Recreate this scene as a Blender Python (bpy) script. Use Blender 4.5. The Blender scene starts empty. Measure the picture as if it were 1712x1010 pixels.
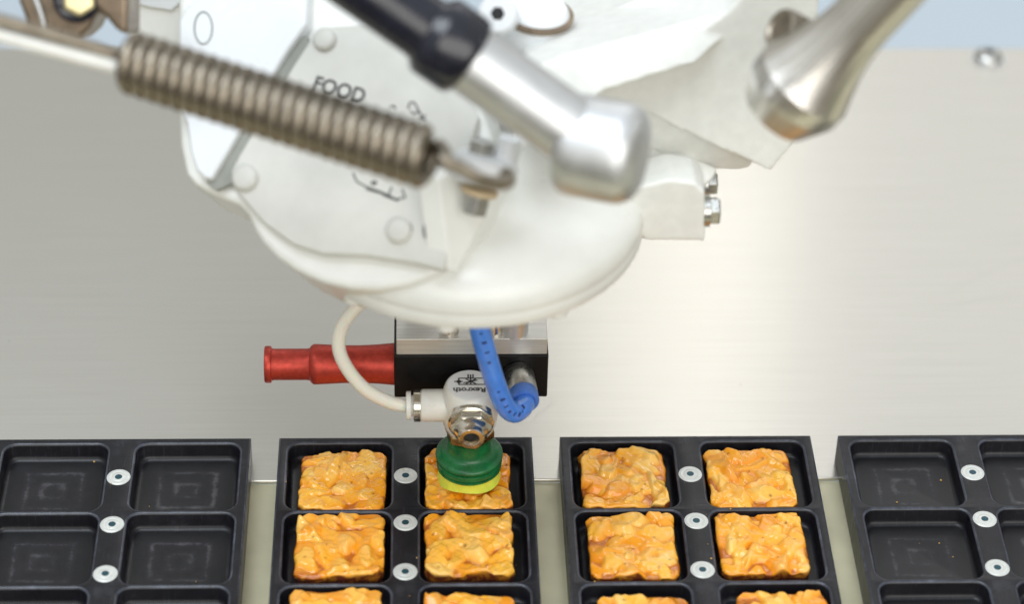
import bpy, bmesh, math, random
import numpy as np
from mathutils import Vector, Matrix

scene = bpy.context.scene
C = scene.collection
S = 0.001                      # everything below is written in millimetres
rad = math.radians

# ------------------------------------------------------------------ camera
F_PX, PITCH, YAW, ROLL = 4229.56, rad(38.0), 0.0464324, 0.0256733
CAM = Vector((88.205, -555.142, 499.033))
fwd = Vector((math.sin(YAW) * math.cos(PITCH), math.cos(YAW) * math.cos(PITCH), -math.sin(PITCH)))
r0 = Vector((math.cos(YAW), -math.sin(YAW), 0)); u0 = r0.cross(fwd)
RIGHT = math.cos(ROLL) * r0 + math.sin(ROLL) * u0
UP = -math.sin(ROLL) * r0 + math.cos(ROLL) * u0
cd = bpy.data.cameras.new('camera'); cam = bpy.data.objects.new('camera', cd); C.objects.link(cam)
m = Matrix((RIGHT, UP, -fwd)).transposed().to_4x4(); m.translation = CAM * S
cam.matrix_world = m
cd.sensor_fit = 'HORIZONTAL'; cd.sensor_width = 36; cd.lens = 36 * F_PX / 1712
cd.clip_start = 0.01; cd.clip_end = 50
cd.dof.use_dof = True; cd.dof.focus_distance = 0.742; cd.dof.aperture_fstop = 6.4; cd.dof.aperture_blades = 7
scene.camera = cam

# ------------------------------------------------------------------ light (indoor lamps only)
w = bpy.data.worlds.new('World'); scene.world = w; w.use_nodes = True
bg = w.node_tree.nodes['Background']; bg.inputs[1].default_value = 0.58
wt = w.node_tree; wtc = wt.nodes.new('ShaderNodeTexCoord'); wsp = wt.nodes.new('ShaderNodeSeparateXYZ'); wrp = wt.nodes.new('ShaderNodeValToRGB')   # unseen room as a gradient, floor to ceiling, shaped for contrast in metals
wmr = wt.nodes.new('ShaderNodeMapRange'); wmr.inputs[1].default_value = -1; wmr.inputs[2].default_value = 1
wt.links.new(wtc.outputs['Generated'], wsp.inputs[0]); wt.links.new(wsp.outputs[2], wmr.inputs[0]); wt.links.new(wmr.outputs[0], wrp.inputs[0]); wt.links.new(wrp.outputs[0], bg.inputs[0])
we = wrp.color_ramp.elements; we[0].position = 0.38; we[0].color = (0.16, 0.135, 0.10, 1); we[1].position = 0.52; we[1].color = (0.50, 0.48, 0.42, 1)
e_ = we.new(0.72); e_.color = (0.86, 0.86, 0.80, 1); e_ = we.new(1.0); e_.color = (1.0, 1.03, 1.06, 1)
def area(name, loc, target, sx, sy, power, col=(1, 1, 1)):
    l = bpy.data.lights.new(name, 'AREA'); l.shape = 'RECTANGLE'; l.size = sx; l.size_y = sy; l.energy = power; l.color = col
    o = bpy.data.objects.new(name, l); C.objects.link(o); o.location = loc
    o.rotation_euler = (Vector(target) - Vector(loc)).to_track_quat('-Z', 'Y').to_euler()
    return o
area('ceiling_lamp', (-0.35, -0.35, 2.0), (0.1, 0.0, 0), 1.3, 1.1, 23, (0.86, 0.94, 1.0))
area('front_window', (0.7, -2.2, 1.25), (0.1, 0, 0.05), 2.6, 1.5, 30, (1.0, 0.96, 0.9))
tl = area('ceiling_tube_lamp', (0.470, 2.0, 1.42), (0.470, 2.0, 0), 0.10, 1.3, 1.65, (1.0, 0.97, 0.94)); tl.rotation_euler.z = -0.22
tl = area('second_tube_lamp', (0.300, 2.0, 1.42), (0.300, 2.0, 0), 0.08, 1.3, 0.75, (1.0, 0.98, 0.95)); tl.rotation_euler.z = -0.05
area('table_fill_lamp', (1.0, 2.0, 1.45), (0.3, 0.1, 0), 0.95, 1.4, 3.0, (0.97, 0.98, 1.0))  # added area lamp that brightens the right half of the steel table
scene.view_settings.view_transform = 'Standard'; scene.view_settings.look = 'None'
scene.view_settings.exposure = 0.22; scene.view_settings.gamma = 1.0

# ------------------------------------------------------------------ helpers
def at(px, py, z=None, Y=None, X=None, plane=None):
    """Point (mm) where the sight line of a photo pixel meets a plane of the place."""
    d = RIGHT * ((px - 856) / F_PX) - UP * ((py - 505) / F_PX) + fwd
    if plane: t = (plane[0] - CAM).dot(plane[1]) / d.dot(plane[1])
    elif z is not None: t = (z - CAM.z) / d.z
    elif Y is not None: t = (Y - CAM.y) / d.y
    else: t = (X - CAM.x) / d.x
    return CAM + d * t
def wloc(o):
    v = Vector((0, 0, 0))
    while o is not None: v += o.location; o = o.parent
    return v
def basis(d):
    d = Vector(d).normalized(); a = Vector((0, 0, 1)) if abs(d.z) < 0.9 else Vector((1, 0, 0))
    x = a.cross(d).normalized(); return x, d.cross(x), d

class MB:
    def __init__(s): s.v = []; s.f = []; s.mi = []
    def add(s, vs, fs, mi=0):
        n = len(s.v); s.v += [tuple(v) for v in vs]; s.f += [tuple(i + n for i in f) for f in fs]; s.mi += [mi] * len(fs); return s
    def box(s, a, b):
        x0, y0, z0 = a; x1, y1, z1 = b
        vs = [(x, y, z) for z in (z0, z1) for y in (y0, y1) for x in (x0, x1)]
        return s.add(vs, [(0, 2, 3, 1), (4, 5, 7, 6), (0, 1, 5, 4), (2, 6, 7, 3), (0, 4, 6, 2), (1, 3, 7, 5)])
    def lathe(s, o, d, prof, n=48, caps=True, phase=0, wob=None):
        o = Vector(o); x, y, d = basis(d); vs = []; fs = []
        for k, (r, h) in enumerate(prof):
            for i in range(n):
                t = 2 * math.pi * i / n + phase; hh = h + (wob(k, t) if wob else 0)
                vs.append(o + d * hh + (x * math.cos(t) + y * math.sin(t)) * r)
        for k in range(len(prof) - 1):
            for i in range(n):
                j = (i + 1) % n; fs.append((k * n + i, k * n + j, (k + 1) * n + j, (k + 1) * n + i))
        if caps:
            fs.append(tuple(reversed(range(n)))); q = (len(prof) - 1) * n; fs.append(tuple(range(q, q + n)))
        return s.add(vs, fs)
    def prism(s, pts, ext):
        n = len(pts); ext = Vector(ext); vs = [Vector(p) for p in pts] + [Vector(p) + ext for p in pts]
        fs = [tuple(range(n)), tuple(reversed(range(n, 2 * n)))] + [(i, i + n, (i + 1) % n + n, (i + 1) % n) for i in range(n)]
        return s.add(vs, fs)
    def tube(s, pts, r, n=16, caps=True):
        pts = [Vector(p) for p in pts]; vs = []; fs = []; N = len(pts)
        t0 = (pts[1] - pts[0]).normalized(); x, y, _ = basis(t0)
        for k, p in enumerate(pts):
            t = (pts[min(k + 1, N - 1)] - pts[max(k - 1, 0)]).normalized()
            x = (x - t * x.dot(t)).normalized(); y = t.cross(x)
            rr = r(k / (N - 1)) if callable(r) else r
            for i in range(n):
                a = 2 * math.pi * i / n; vs.append(p + (x * math.cos(a) + y * math.sin(a)) * rr)
        for k in range(N - 1):
            for i in range(n):
                j = (i + 1) % n; fs.append((k * n + i, k * n + j, (k + 1) * n + j, (k + 1) * n + i))
        if caps:
            fs.append(tuple(reversed(range(n)))); q = (N - 1) * n; fs.append(tuple(range(q, q + n)))
        return s.add(vs, fs)
    def build(s, name, mats, parent=None, smooth=35, bevel=0, seg=3, label=None, recalc=True):
        off = wloc(parent) / S if parent else Vector((0, 0, 0))
        me = bpy.data.meshes.new(name)
        me.from_pydata([((v[0] - off.x) * S, (v[1] - off.y) * S, (v[2] - off.z) * S) for v in s.v], [], s.f)
        for mt in (mats if isinstance(mats, (list, tuple)) else [mats]): me.materials.append(mt)
        me.polygons.foreach_set('material_index', s.mi)
        if recalc:
            bm = bmesh.new(); bm.from_mesh(me); bmesh.ops.recalc_face_normals(bm, faces=bm.faces); bm.to_mesh(me); bm.free()
        if smooth: me.shade_smooth(); me.set_sharp_from_angle(angle=rad(smooth))
        o = bpy.data.objects.new(name, me); C.objects.link(o); o.parent = parent
        if bevel:
            b = o.modifiers.new('bevel', 'BEVEL'); b.width = bevel * S; b.segments = seg; b.limit_method = 'ANGLE'; b.angle_limit = rad(32); b.harden_normals = True
        if label: o['label'] = label
        return o

def spline(pts, n=12):
    pts = [Vector(p) for p in pts]; P = [2 * pts[0] - pts[1]] + pts + [2 * pts[-1] - pts[-2]]; out = []
    for i in range(1, len(P) - 2):
        a, b, c, d = P[i - 1:i + 3]
        for k in range(n):
            t = k / n
            out.append(0.5 * ((2 * b) + (c - a) * t + (2 * a - 5 * b + 4 * c - d) * t * t + (3 * b - a - 3 * c + d) * t ** 3))
    return out + [pts[-1]]
def tag(o, label, cat, group=None):
    o['label'] = label; o['category'] = cat
    if group: o['group'] = group
    return o
def thing(name, loc, label, cat, group=None):
    o = bpy.data.objects.new(name, None); C.objects.link(o); o.location = Vector(loc) * S; o.empty_display_size = 0.01
    return tag(o, label, cat, group)

# ------------------------------------------------------------------ materials
class Mat:
    def __init__(s, name, col, rough=0.5, metal=0.0, **kw):
        s.m = bpy.data.materials.new(name); s.m.use_nodes = True; s.t = s.m.node_tree; s.b = s.t.nodes['Principled BSDF']
        s.b.inputs['Base Color'].default_value = (*col, 1); s.b.inputs['Roughness'].default_value = rough; s.b.inputs['Metallic'].default_value = metal
        for k, v in kw.items(): s.b.inputs[k.replace('_', ' ')].default_value = v
        s.col = col; s.rough = rough
    def n(s, kind, **kw):
        nd = s.t.nodes.new(kind)
        for k, v in kw.items():
            if k in nd.inputs: nd.inputs[k].default_value = v
            else: setattr(nd, k, v)
        return nd
    def l(s, a, b): s.t.links.new(a, b)
    def coords(s, scale=(1, 1, 1), kind='Object'):
        tc = s.n('ShaderNodeTexCoord'); mp = s.n('ShaderNodeMapping'); mp.inputs['Scale'].default_value = scale
        s.l(tc.outputs[kind], mp.inputs[0]); return mp.outputs[0]
    def noise(s, vec, scale, detail=4, rough=0.55):
        nd = s.n('ShaderNodeTexNoise', Scale=scale, Detail=detail, Roughness=rough); s.l(vec, nd.inputs['Vector']); return nd.outputs['Fac']
    def ramp(s, fac, stops):
        r = s.n('ShaderNodeValToRGB'); s.l(fac, r.inputs[0]); e = r.color_ramp.elements
        while len(e) < len(stops): e.new(0.5)
        for i, (p, c) in enumerate(stops): e[i].position = p; e[i].color = (*c, 1) if len(c) == 3 else c
        return r.outputs[0]
    def rng(s, fac, a, b, c, d):
        r = s.n('ShaderNodeMapRange'); s.l(fac, r.inputs[0])
        for i, v in enumerate((a, b, c, d)): r.inputs[i + 1].default_value = v
        return r.outputs[0]
    def mix(s, fac, a, b, mode='MIX'):
        x = s.n('ShaderNodeMix', data_type='RGBA', blend_type=mode)
        if isinstance(fac, float): x.inputs[0].default_value = fac
        else: s.l(fac, x.inputs[0])
        for sock, v in ((x.inputs[6], a), (x.inputs[7], b)):
            if isinstance(v, tuple): sock.default_value = (*v, 1)
            else: s.l(v, sock)
        return x.outputs[2]
    def bump(s, h, strength=0.3, dist=0.0003, chain=None):
        b = s.n('ShaderNodeBump', Strength=strength, Distance=dist); s.l(h, b.inputs['Height'])
        if chain: s.l(chain, b.inputs['Normal'])
        s.l(b.outputs[0], s.b.inputs['Normal']); return b.outputs[0]
    def wear(s, scale=120, amt=0.12, var=0.12, bump=0.08, bscale=900, sc=(1, 1, 1)):
        """uneven gloss, faint tone shifts and fine relief"""
        v = s.coords(sc); a = s.noise(v, scale, 5)
        lo = tuple(c * (1 - var) for c in s.col); hi = tuple(min(1, c * (1 + var * 0.6)) for c in s.col)
        s.l(s.ramp(a, [(0.3, lo), (0.7, hi)]), s.b.inputs['Base Color'])
        s.l(s.rng(s.noise(v, scale * 2.3, 5), 0.3, 0.7, max(0.03, s.rough - amt), s.rough + amt), s.b.inputs['Roughness'])
        if bump: s.bump(s.noise(v, bscale, 3), bump, 0.0002)
        return s

white = Mat('white_paint', (0.84, 0.85, 0.82), 0.34, Coat_Weight=0.15).wear(55, 0.08, 0.07, 0.14, 600).m
label_white = Mat('label_film', (0.65, 0.65, 0.61), 0.42).wear(60, 0.08, 0.10, 0.06, 500).m
bluelit_white = Mat('bluelit_paint', (0.80, 0.83, 0.86), 0.30, Coat_Weight=0.2).wear(50, 0.06, 0.04, 0.06, 500).m  # white paint with the window's bluish light put into its colour
grain_white = Mat('cast_white', (0.84, 0.85, 0.82), 0.42).wear(240, 0.08, 0.06, 0.30, 900).m
groove_grey = Mat('seal_grey', (0.30, 0.31, 0.28), 0.6).wear(80, 0.1, 0.2).m
ink = Mat('black_ink', (0.015, 0.015, 0.018), 0.5).m
alu = Mat('satin_aluminium', (0.76, 0.78, 0.80), 0.46, 1.0).wear(90, 0.06, 0.08, 0.05, 1500).m
steel = Mat('polished_steel', (0.62, 0.60, 0.56), 0.16, 1.0).wear(120, 0.05, 0.1, 0.03, 900).m
tm_ = Mat('reflection_streak_steel', (0.6, 0.58, 0.54), 0.2, 1.0)
nickel = Mat('nickel', (0.72, 0.68, 0.60), 0.17, 1.0).wear(300, 0.07, 0.12, 0.04, 1800).m
brass = Mat('brass', (0.50, 0.34, 0.15), 0.28, 1.0).wear(300, 0.08, 0.2, 0.05, 1500).m
bolt_steel = Mat('zinc_bolt', (0.55, 0.55, 0.53), 0.32, 1.0).wear(300, 0.1, 0.15).m
spring_steel = Mat('spring_steel', (0.33, 0.29, 0.235), 0.42, 1.0).wear(250, 0.08, 0.25, 0.05, 1200).m
bronze = Mat('bronze_joint', (0.26, 0.20, 0.145), 0.34, 0.8).wear(150, 0.1, 0.25).m
gold = Mat('gold_bush', (0.75, 0.66, 0.38), 0.35, 0.7).wear(150, 0.1, 0.2).m
carbon = Mat('black_rod', (0.009, 0.011, 0.022), 0.25, Coat_Weight=0.35).wear(120, 0.06, 0.3, 0.04, 900).m
black_an = Mat('black_anodised', (0.005, 0.005, 0.006), 0.45, Specular_IOR_Level=0.25).wear(300, 0.1, 0.4, 0.15, 1800).m
white_pl = Mat('white_plastic', (0.80, 0.80, 0.76), 0.32, Subsurface_Weight=0.15, Subsurface_Scale=0.002).wear(300, 0.08, 0.06, 0.05, 1200).m
label_disc = Mat('label_disc', (0.82, 0.84, 0.86), 0.35).m
natural = Mat('natural_hose', (0.80, 0.80, 0.72), 0.28, Subsurface_Weight=0.5, Subsurface_Scale=0.003).m
hose_blue = Mat('blue_hose', (0.075, 0.255, 0.82), 0.20, Subsurface_Weight=0.25, Subsurface_Scale=0.002, Coat_Weight=0.2).wear(300, 0.07, 0.12, 0.03, 1200).m
ring_blue = Mat('blue_ring', (0.075, 0.19, 0.58), 0.42).wear(400, 0.08, 0.15, 0.08, 1800).m
hose_ink = Mat('hose_print', (0.012, 0.03, 0.16), 0.4).m
cup_green = Mat('green_rubber', (0.010, 0.15, 0.045), 0.28).wear(260, 0.1, 0.35, 0.10, 1300).m
cup_groove = Mat('dark_green_rubber', (0.006, 0.05, 0.024), 0.35).m
lip_yellow = Mat('yellow_silicone', (0.84, 0.80, 0.10), 0.32, Subsurface_Weight=0.8, Subsurface_Scale=0.003).wear(250, 0.06, 0.12, 0.05, 900).m
tan = Mat('tan_washer', (0.60, 0.47, 0.30), 0.5).m
dark_hole = Mat('dark_bore', (0.006, 0.006, 0.008), 0.6).m
screw_white = Mat('screw_coating', (0.66, 0.68, 0.66), 0.36, 0.25).wear(500, 0.08, 0.06).m
socket_blue = Mat('socket_recess', (0.018, 0.07, 0.095), 0.4, 0.3).m
rm = Mat('red_anodised', (0.47, 0.052, 0.035), 0.42, 0.6); rm.wear(700, 0.06, 0.22, 0.10, 2600); red = rm.m
# machined aluminium plate: fine tool lines
mm = Mat('milled_aluminium', (0.60, 0.60, 0.58), 0.42, 0.7); v = mm.coords((1, 60, 60)); h = mm.noise(v, 40, 3)
mm.l(mm.ramp(h, [(0.3, (0.58, 0.58, 0.56)), (0.7, (0.74, 0.74, 0.72))]), mm.b.inputs['Base Color']); mm.bump(h, 0.1, 0.0001); milled = mm.m
# brushed stainless table
bm_ = Mat('brushed_stainless', (0.62, 0.615, 0.585), 0.36, 1.0, Anisotropic=0.8)
v = bm_.coords((3, 320, 1)); br = bm_.noise(v, 6, 6, 0.7)
v2 = bm_.coords((1, 1, 1)); blot = bm_.noise(v2, 7, 5, 0.6); fine = bm_.noise(v2, 60, 6, 0.65)
c = bm_.ramp(br, [(0.2, (0.52, 0.505, 0.462)), (0.8, (0.63, 0.615, 0.572))])
c = bm_.mix(bm_.rng(blot, 0.35, 0.7, 0.0, 0.05), c, (0.5, 0.49, 0.44))
spk = bm_.n('ShaderNodeTexVoronoi', Scale=95.0); bm_.l(v2, spk.inputs['Vector'])
thr = bm_.rng(spk.outputs['Distance'], 0.02, 0.045, 1.0, 0.0)
sel = bm_.n('ShaderNodeSeparateColor'); bm_.l(spk.outputs['Color'], sel.inputs[0])
gate = bm_.n('ShaderNodeMath', operation='MULTIPLY'); bm_.l(thr, gate.inputs[0]); bm_.l(bm_.rng(sel.outputs[0], 0.92, 0.93, 0.0, 1.0), gate.inputs[1])
c = bm_.mix(gate.outputs[0], c, (0.08, 0.07, 0.06))
bm_.l(c, bm_.b.inputs['Base Color'])
bm_.b.inputs['Roughness'].default_value = 0.29
cx = bm_.n('ShaderNodeCombineXYZ', X=0.0, Y=1.0, Z=0.0); bm_.l(cx.outputs[0], bm_.b.inputs['Tangent'])
bm_.bump(br, 0.12, 0.0001); stainless = bm_.m
# lower belt, olive grey
bl = Mat('belt', (0.60, 0.57, 0.40), 0.4, 0.25).wear(40, 0.08, 0.14, 0.06, 700); belt_m = bl.m
# machined black plastic
pm = Mat('black_pom', (0.017, 0.018, 0.021), 0.34, Specular_IOR_Level=0.36); v = pm.coords((1, 1, 1)); a = pm.noise(v, 70, 6, 0.7); sc = pm.noise(pm.coords((1, 28, 1)), 90, 5, 0.7)
pm.l(pm.ramp(a, [(0.35, (0.004, 0.004, 0.006)), (0.6, (0.011, 0.011, 0.015)), (0.8, (0.045, 0.046, 0.055))]), pm.b.inputs['Base Color'])
pmc = pm.b.inputs['Base Color'].links[0].from_socket; sc2 = pm.noise(pm.coords((24, 1, 1)), 110, 6, 0.75)
pm.l(pm.mix(pm.rng(sc2, 0.58, 0.74, 0.0, 0.55), pmc, (0.085, 0.09, 0.105)), pm.b.inputs['Base Color'])
pm.l(pm.rng(sc, 0.3, 0.7, 0.26, 0.46), pm.b.inputs['Roughness']); pm.bump(sc, 0.12, 0.0002); pom = pm.m
# pocket floors: cutter passes leave nested squares (UV = pocket coordinates)
fm = Mat('pocket_floor', (0.02, 0.02, 0.024), 0.36, Specular_IOR_Level=0.32); tc = fm.n('ShaderNodeTexCoord')
nz = fm.n('ShaderNodeTexNoise', Scale=2.6, Detail=5); fm.l(tc.outputs['Object'], nz.inputs['Vector']); nz.inputs['Scale'].default_value = 140
sx = fm.n('ShaderNodeSeparateXYZ'); fm.l(tc.outputs['UV'], sx.inputs[0])
ax = fm.n('ShaderNodeMath', operation='ABSOLUTE'); fm.l(sx.outputs[0], ax.inputs[0]); ay = fm.n('ShaderNodeMath', operation='ABSOLUTE'); fm.l(sx.outputs[1], ay.inputs[0])
mx = fm.n('ShaderNodeMath', operation='SMOOTH_MAX'); fm.l(ax.outputs[0], mx.inputs[0]); fm.l(ay.outputs[0], mx.inputs[1]); mx.inputs[2].default_value = 0.12
ad = fm.n('ShaderNodeMath', operation='MULTIPLY_ADD'); fm.l(nz.outputs['Fac'], ad.inputs[0]); ad.inputs[1].default_value = 0.10; fm.l(mx.outputs[0], ad.inputs[2])
ring = fm.ramp(ad.outputs[0], [(0.0, (.5,)*3), (0.10, (.35,)*3), (0.26, (.62,)*3), (0.38, (.34,)*3), (0.50, (.42,)*3), (0.58, (.70,)*3), (0.68, (.32,)*3), (0.78, (.25,)*3), (0.9, (.1,)*3), (1.0, (.05,)*3)])
dust = fm.noise(fm.coords((1, 1, 1)), 110, 7, 0.75)
mul = fm.n('ShaderNodeMath', operation='MULTIPLY'); fm.l(ring, mul.inputs[0]); fm.l(fm.rng(dust, 0.3, 0.75, 0.25, 1.2), mul.inputs[1])
fm.l(fm.ramp(mul.outputs[0], [(0.0, (0.005, 0.005, 0.006)), (0.40, (0.018, 0.0175, 0.021)), (1.0, (0.15, 0.147, 0.16))]), fm.b.inputs['Base Color'])
fm.l(fm.rng(mul.outputs[0], 0, 1, 0.30, 0.52), fm.b.inputs['Roughness']); fm.bump(mul.outputs[0], 0.1, 0.0002); floor_m = fm.m
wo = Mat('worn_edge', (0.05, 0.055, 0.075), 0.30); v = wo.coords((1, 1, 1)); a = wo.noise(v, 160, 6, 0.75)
wo.l(wo.ramp(a, [(0.35, (0.016, 0.017, 0.022)), (0.55, (0.05, 0.056, 0.078)), (0.75, (0.13, 0.145, 0.19))]), wo.b.inputs['Base Color']); worn = wo.m  # scuffed chamfers, with blue-white edge highlights mixed into the colour
# pale blue floor far below the table
wall_m = Mat('pale_blue_floor', (0.62, 0.72, 0.82), 0.6).wear(3, 0.05, 0.04, 0).m
# nut brittle
nm = Mat('nut_brittle', (0.7, 0.4, 0.1), 0.22, Subsurface_Weight=0.0, Subsurface_Scale=0.002, Coat_Weight=0.45, Coat_Roughness=0.05, Specular_IOR_Level=0.42)
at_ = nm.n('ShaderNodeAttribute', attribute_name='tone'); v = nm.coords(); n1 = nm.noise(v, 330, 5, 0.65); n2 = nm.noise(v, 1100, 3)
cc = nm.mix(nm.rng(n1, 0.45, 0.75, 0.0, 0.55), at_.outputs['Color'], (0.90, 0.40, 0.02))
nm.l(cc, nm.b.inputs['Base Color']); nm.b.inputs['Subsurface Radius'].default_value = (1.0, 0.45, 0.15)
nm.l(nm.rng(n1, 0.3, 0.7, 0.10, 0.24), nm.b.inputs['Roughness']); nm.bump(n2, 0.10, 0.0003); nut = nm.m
choc = Mat('chocolate', (0.075, 0.022, 0.016), 0.28, Coat_Weight=0.3).wear(260, 0.1, 0.4, 0.15, 700).m

# ------------------------------------------------------------------ setting: table, belt, wall
AX, AY = 102.6, -0.8           # suction axis
def struct(o): o['kind'] = 'structure'; return o
t = MB().box((-260, 9.2, -11.6), (620, 251, -10.05)); table = struct(t.build('steel_table', stainless, None, 30, 0.5, 2))
struct(MB().box((-300, -230, -18), (660, 9.1, -11.3)).build('conveyor_belt', belt_m, None, 30))
struct(MB().box((-1500, 300, -760), (2500, 3200, -750)).build('floor', wall_m, None, 30))

scr = Mat('scratch', (0.62, 0.61, 0.58), 0.5, 0.9).m
def scratch(pts, wd):
    mb = MB(); P = spline([at(x, y, z=-10.02) for x, y in pts], 8)
    for k, (a, b) in enumerate(zip(P[:-1], P[1:])):
        d = (b - a).normalized(); n_ = Vector((-d.y, d.x, 0)) * wd * .8 * (0.7 + .3 * math.sin(k * .7)); mb.add([a + n_, b + n_, b - n_, a - n_], [(0, 1, 2, 3)])
    mb.build('scratch', scr, table, 0, recalc=False)
for pts, wd in (([(345, 362), (290, 405), (245, 450), (190, 515)], .14), ([(262, 420), (225, 450), (196, 492)], .12), ([(1712, 428), (1650, 455), (1585, 488)], .16), ([(1700, 490), (1640, 500), (1560, 520)], .12), ([(925, 672), (905, 690), (880, 712)], .16),
                ([(1690, 402), (1702, 399)], .3), ([(150, 590), (170, 570)], .12), ([(1500, 610), (1530, 600), (1570, 604)], .1)): scratch(pts, wd)

# ------------------------------------------------------------------ trays
PX0, PX1 = 4.3, 34.7           # pocket extent either side of the spine
ROWS = [14.6 - 30.35 * k for k in range(4)]; PH = 28.6
TW, TB, TF = 37.3, 17.0, 14.6 - 30.35 * 4 - 0.6
ZF = -5.6
def rrect(x0, x1, y0, y1, r, n=7):
    pts = []
    for cx, cy, a0 in ((x1 - r, y1 - r, 0), (x0 + r, y1 - r, 90), (x0 + r, y0 + r, 180), (x1 - r, y0 + r, 270)):
        for i in range(n):
            a = rad(a0 + 90 * i / (n - 1)); pts.append((cx + r * math.cos(a), cy + r * math.sin(a)))
    return pts
def tray_mesh():
    mb = MB(); uvs = {}
    for side in (-1, 1):
        for k, yt in enumerate(ROWS):
            xa, xb = (PX0, PX1) if side > 0 else (-PX1, -PX0)
            ya, yb = yt - PH, yt
            ox0, ox1 = (0, TW) if side > 0 else (-TW, 0)
            oy1 = TB if k == 0 else yt + (30.35 - PH) / 2
            oy0 = TF if k == len(ROWS) - 1 else ya - (30.35 - PH) / 2
            R_ = 3.5; loops = []
            prof = [(0.8, 0.0), (0.48, -0.12), (0.18, -0.40), (0.0, -0.8), (-0.12, ZF + 1.5), (-0.35, ZF + 0.75), (-0.9, ZF + 0.18), (-1.6, ZF)]
            for off, z in prof:
                loops.append([(x, y, z) for x, y in rrect(xa - off, xb + off, ya - off, yb + off, max(1.2, R_ + off))])
            n = len(loops[0]); ins = loops[0]; out = []
            cxm, cym = (ox0 + ox1) / 2, (oy0 + oy1) / 2
            per = n // 4
            for i, (x, y, z) in enumerate(ins):
                q, j = divmod(i, per); cor = [(ox1, oy1), (ox0, oy1), (ox0, oy0), (ox1, oy0)][q]; mid = (per - 1) / 2
                if abs(j - mid) < 0.5: out.append((*cor, 0.0))
                elif (q in (0, 2)) == (j < mid): out.append((cor[0], y, 0.0))
                else: out.append((x, cor[1], 0.0))
            vs = out + sum(loops, []); fs = []
            for L in range(len(loops)):
                for i in range(n):
                    j = (i + 1) % n; fs.append((L * n + i, L * n + j, (L + 1) * n + j, (L + 1) * n + i))
            q0 = len(mb.f); mb.add(vs, fs)
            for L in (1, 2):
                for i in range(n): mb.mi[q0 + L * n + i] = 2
            base = len(mb.v) - n
            mb.f.append(tuple(range(base, base + n))); mb.mi.append(1)
            for i in range(n):
                x, y, _ = mb.v[base + i]; uvs[base + i] = ((x - (xa + xb) / 2) / 15.2, (y - (ya + yb) / 2) / 14.3)
    # outside: small chamfer, walls, underside
    e = 0.5
    L0 = [(-TW, TF), (TW, TF), (TW, TB), (-TW, TB)]
    def ringo(d, z): return [(-TW - d, TF - d, z), (TW + d, TF - d, z), (TW + d, TB + d, z), (-TW - d, TB + d, z)]
    vs = ringo(0, 0) + ringo(e, -e) + ringo(e, -9.9)
    fs = [(a, (a + 1) % 4, (a + 1) % 4 + 4, a + 4) for a in range(4)] + [(a + 4, (a + 1) % 4 + 4, (a + 1) % 4 + 8, a + 8) for a in range(4)] + [(8, 9, 10, 11)]
    q0 = len(mb.f); mb.add(vs, fs)
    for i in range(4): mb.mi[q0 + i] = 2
    return mb, uvs
def tray_build(name, parent):
    mb, uvs = tray_mesh(); mb.v = [(x + wloc(parent).x / S, y, z) for x, y, z in mb.v]
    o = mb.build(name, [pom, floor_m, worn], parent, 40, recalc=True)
    uv = o.data.uv_layers.new(name='UVMap')
    for lp in o.data.loops:
        if lp.vertex_index in uvs: uv.data[lp.index].uv = uvs[lp.vertex_index]
    return o
SCREW_Y = [0, -20.22, -40.44, -60.66, -80.9]
def screw_build(parent, x, y, z=0.0):
    o = MB().lathe((x, y, z), (0, 0, 1), [(3.25, -0.3), (3.25, 0.05), (3.1, 0.17), (2.25, 0.185), (2.2, 0.15), (2.05, 0.15), (2.0, 0.19), (1.05, 0.20)], 32, False)
    o.lathe((x, y, z), (0, 0, 1), [(3.45, 0.012), (3.25, 0.014)], 32, False)
    s_ = o.build('screw', screw_white, parent, 40)
    k = MB().lathe((x, y, z), (0, 0, 1), [(1.05, 0.20), (1.0, 0.10), (0.95, -0.5)], 6, True, 0.3).build('hex_socket', socket_blue, s_, 0)
    return s_
tray_labels = ['empty black plastic tray cut off at the left edge of the picture',
               'black tray holding nut squares under the green suction cup',
               'full black tray of nut squares right of the suction cup',
               'empty black tray cut off at the right edge of the picture']
trays = []
t0 = thing('snack_tray', (0, 0, -9.9), tray_labels[0], 'tray', 'black trays in a row')
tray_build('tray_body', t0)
for y in SCREW_Y: screw_build(t0, 0, y)
trays.append(t0)
def dup(root, loc, label):
    r = root.copy(); C.objects.link(r); r.location = Vector(loc) * S; r['label'] = label
    for ch in list(root.children):
        c_ = ch.copy(); C.objects.link(c_); c_.parent = r
        for g in ch.children:
            d_ = g.copy(); C.objects.link(d_); d_.parent = c_
    return r
for i in range(1, 4): trays.append(dup(t0, (84 * i, 0, -9.9), tray_labels[i]))

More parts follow.
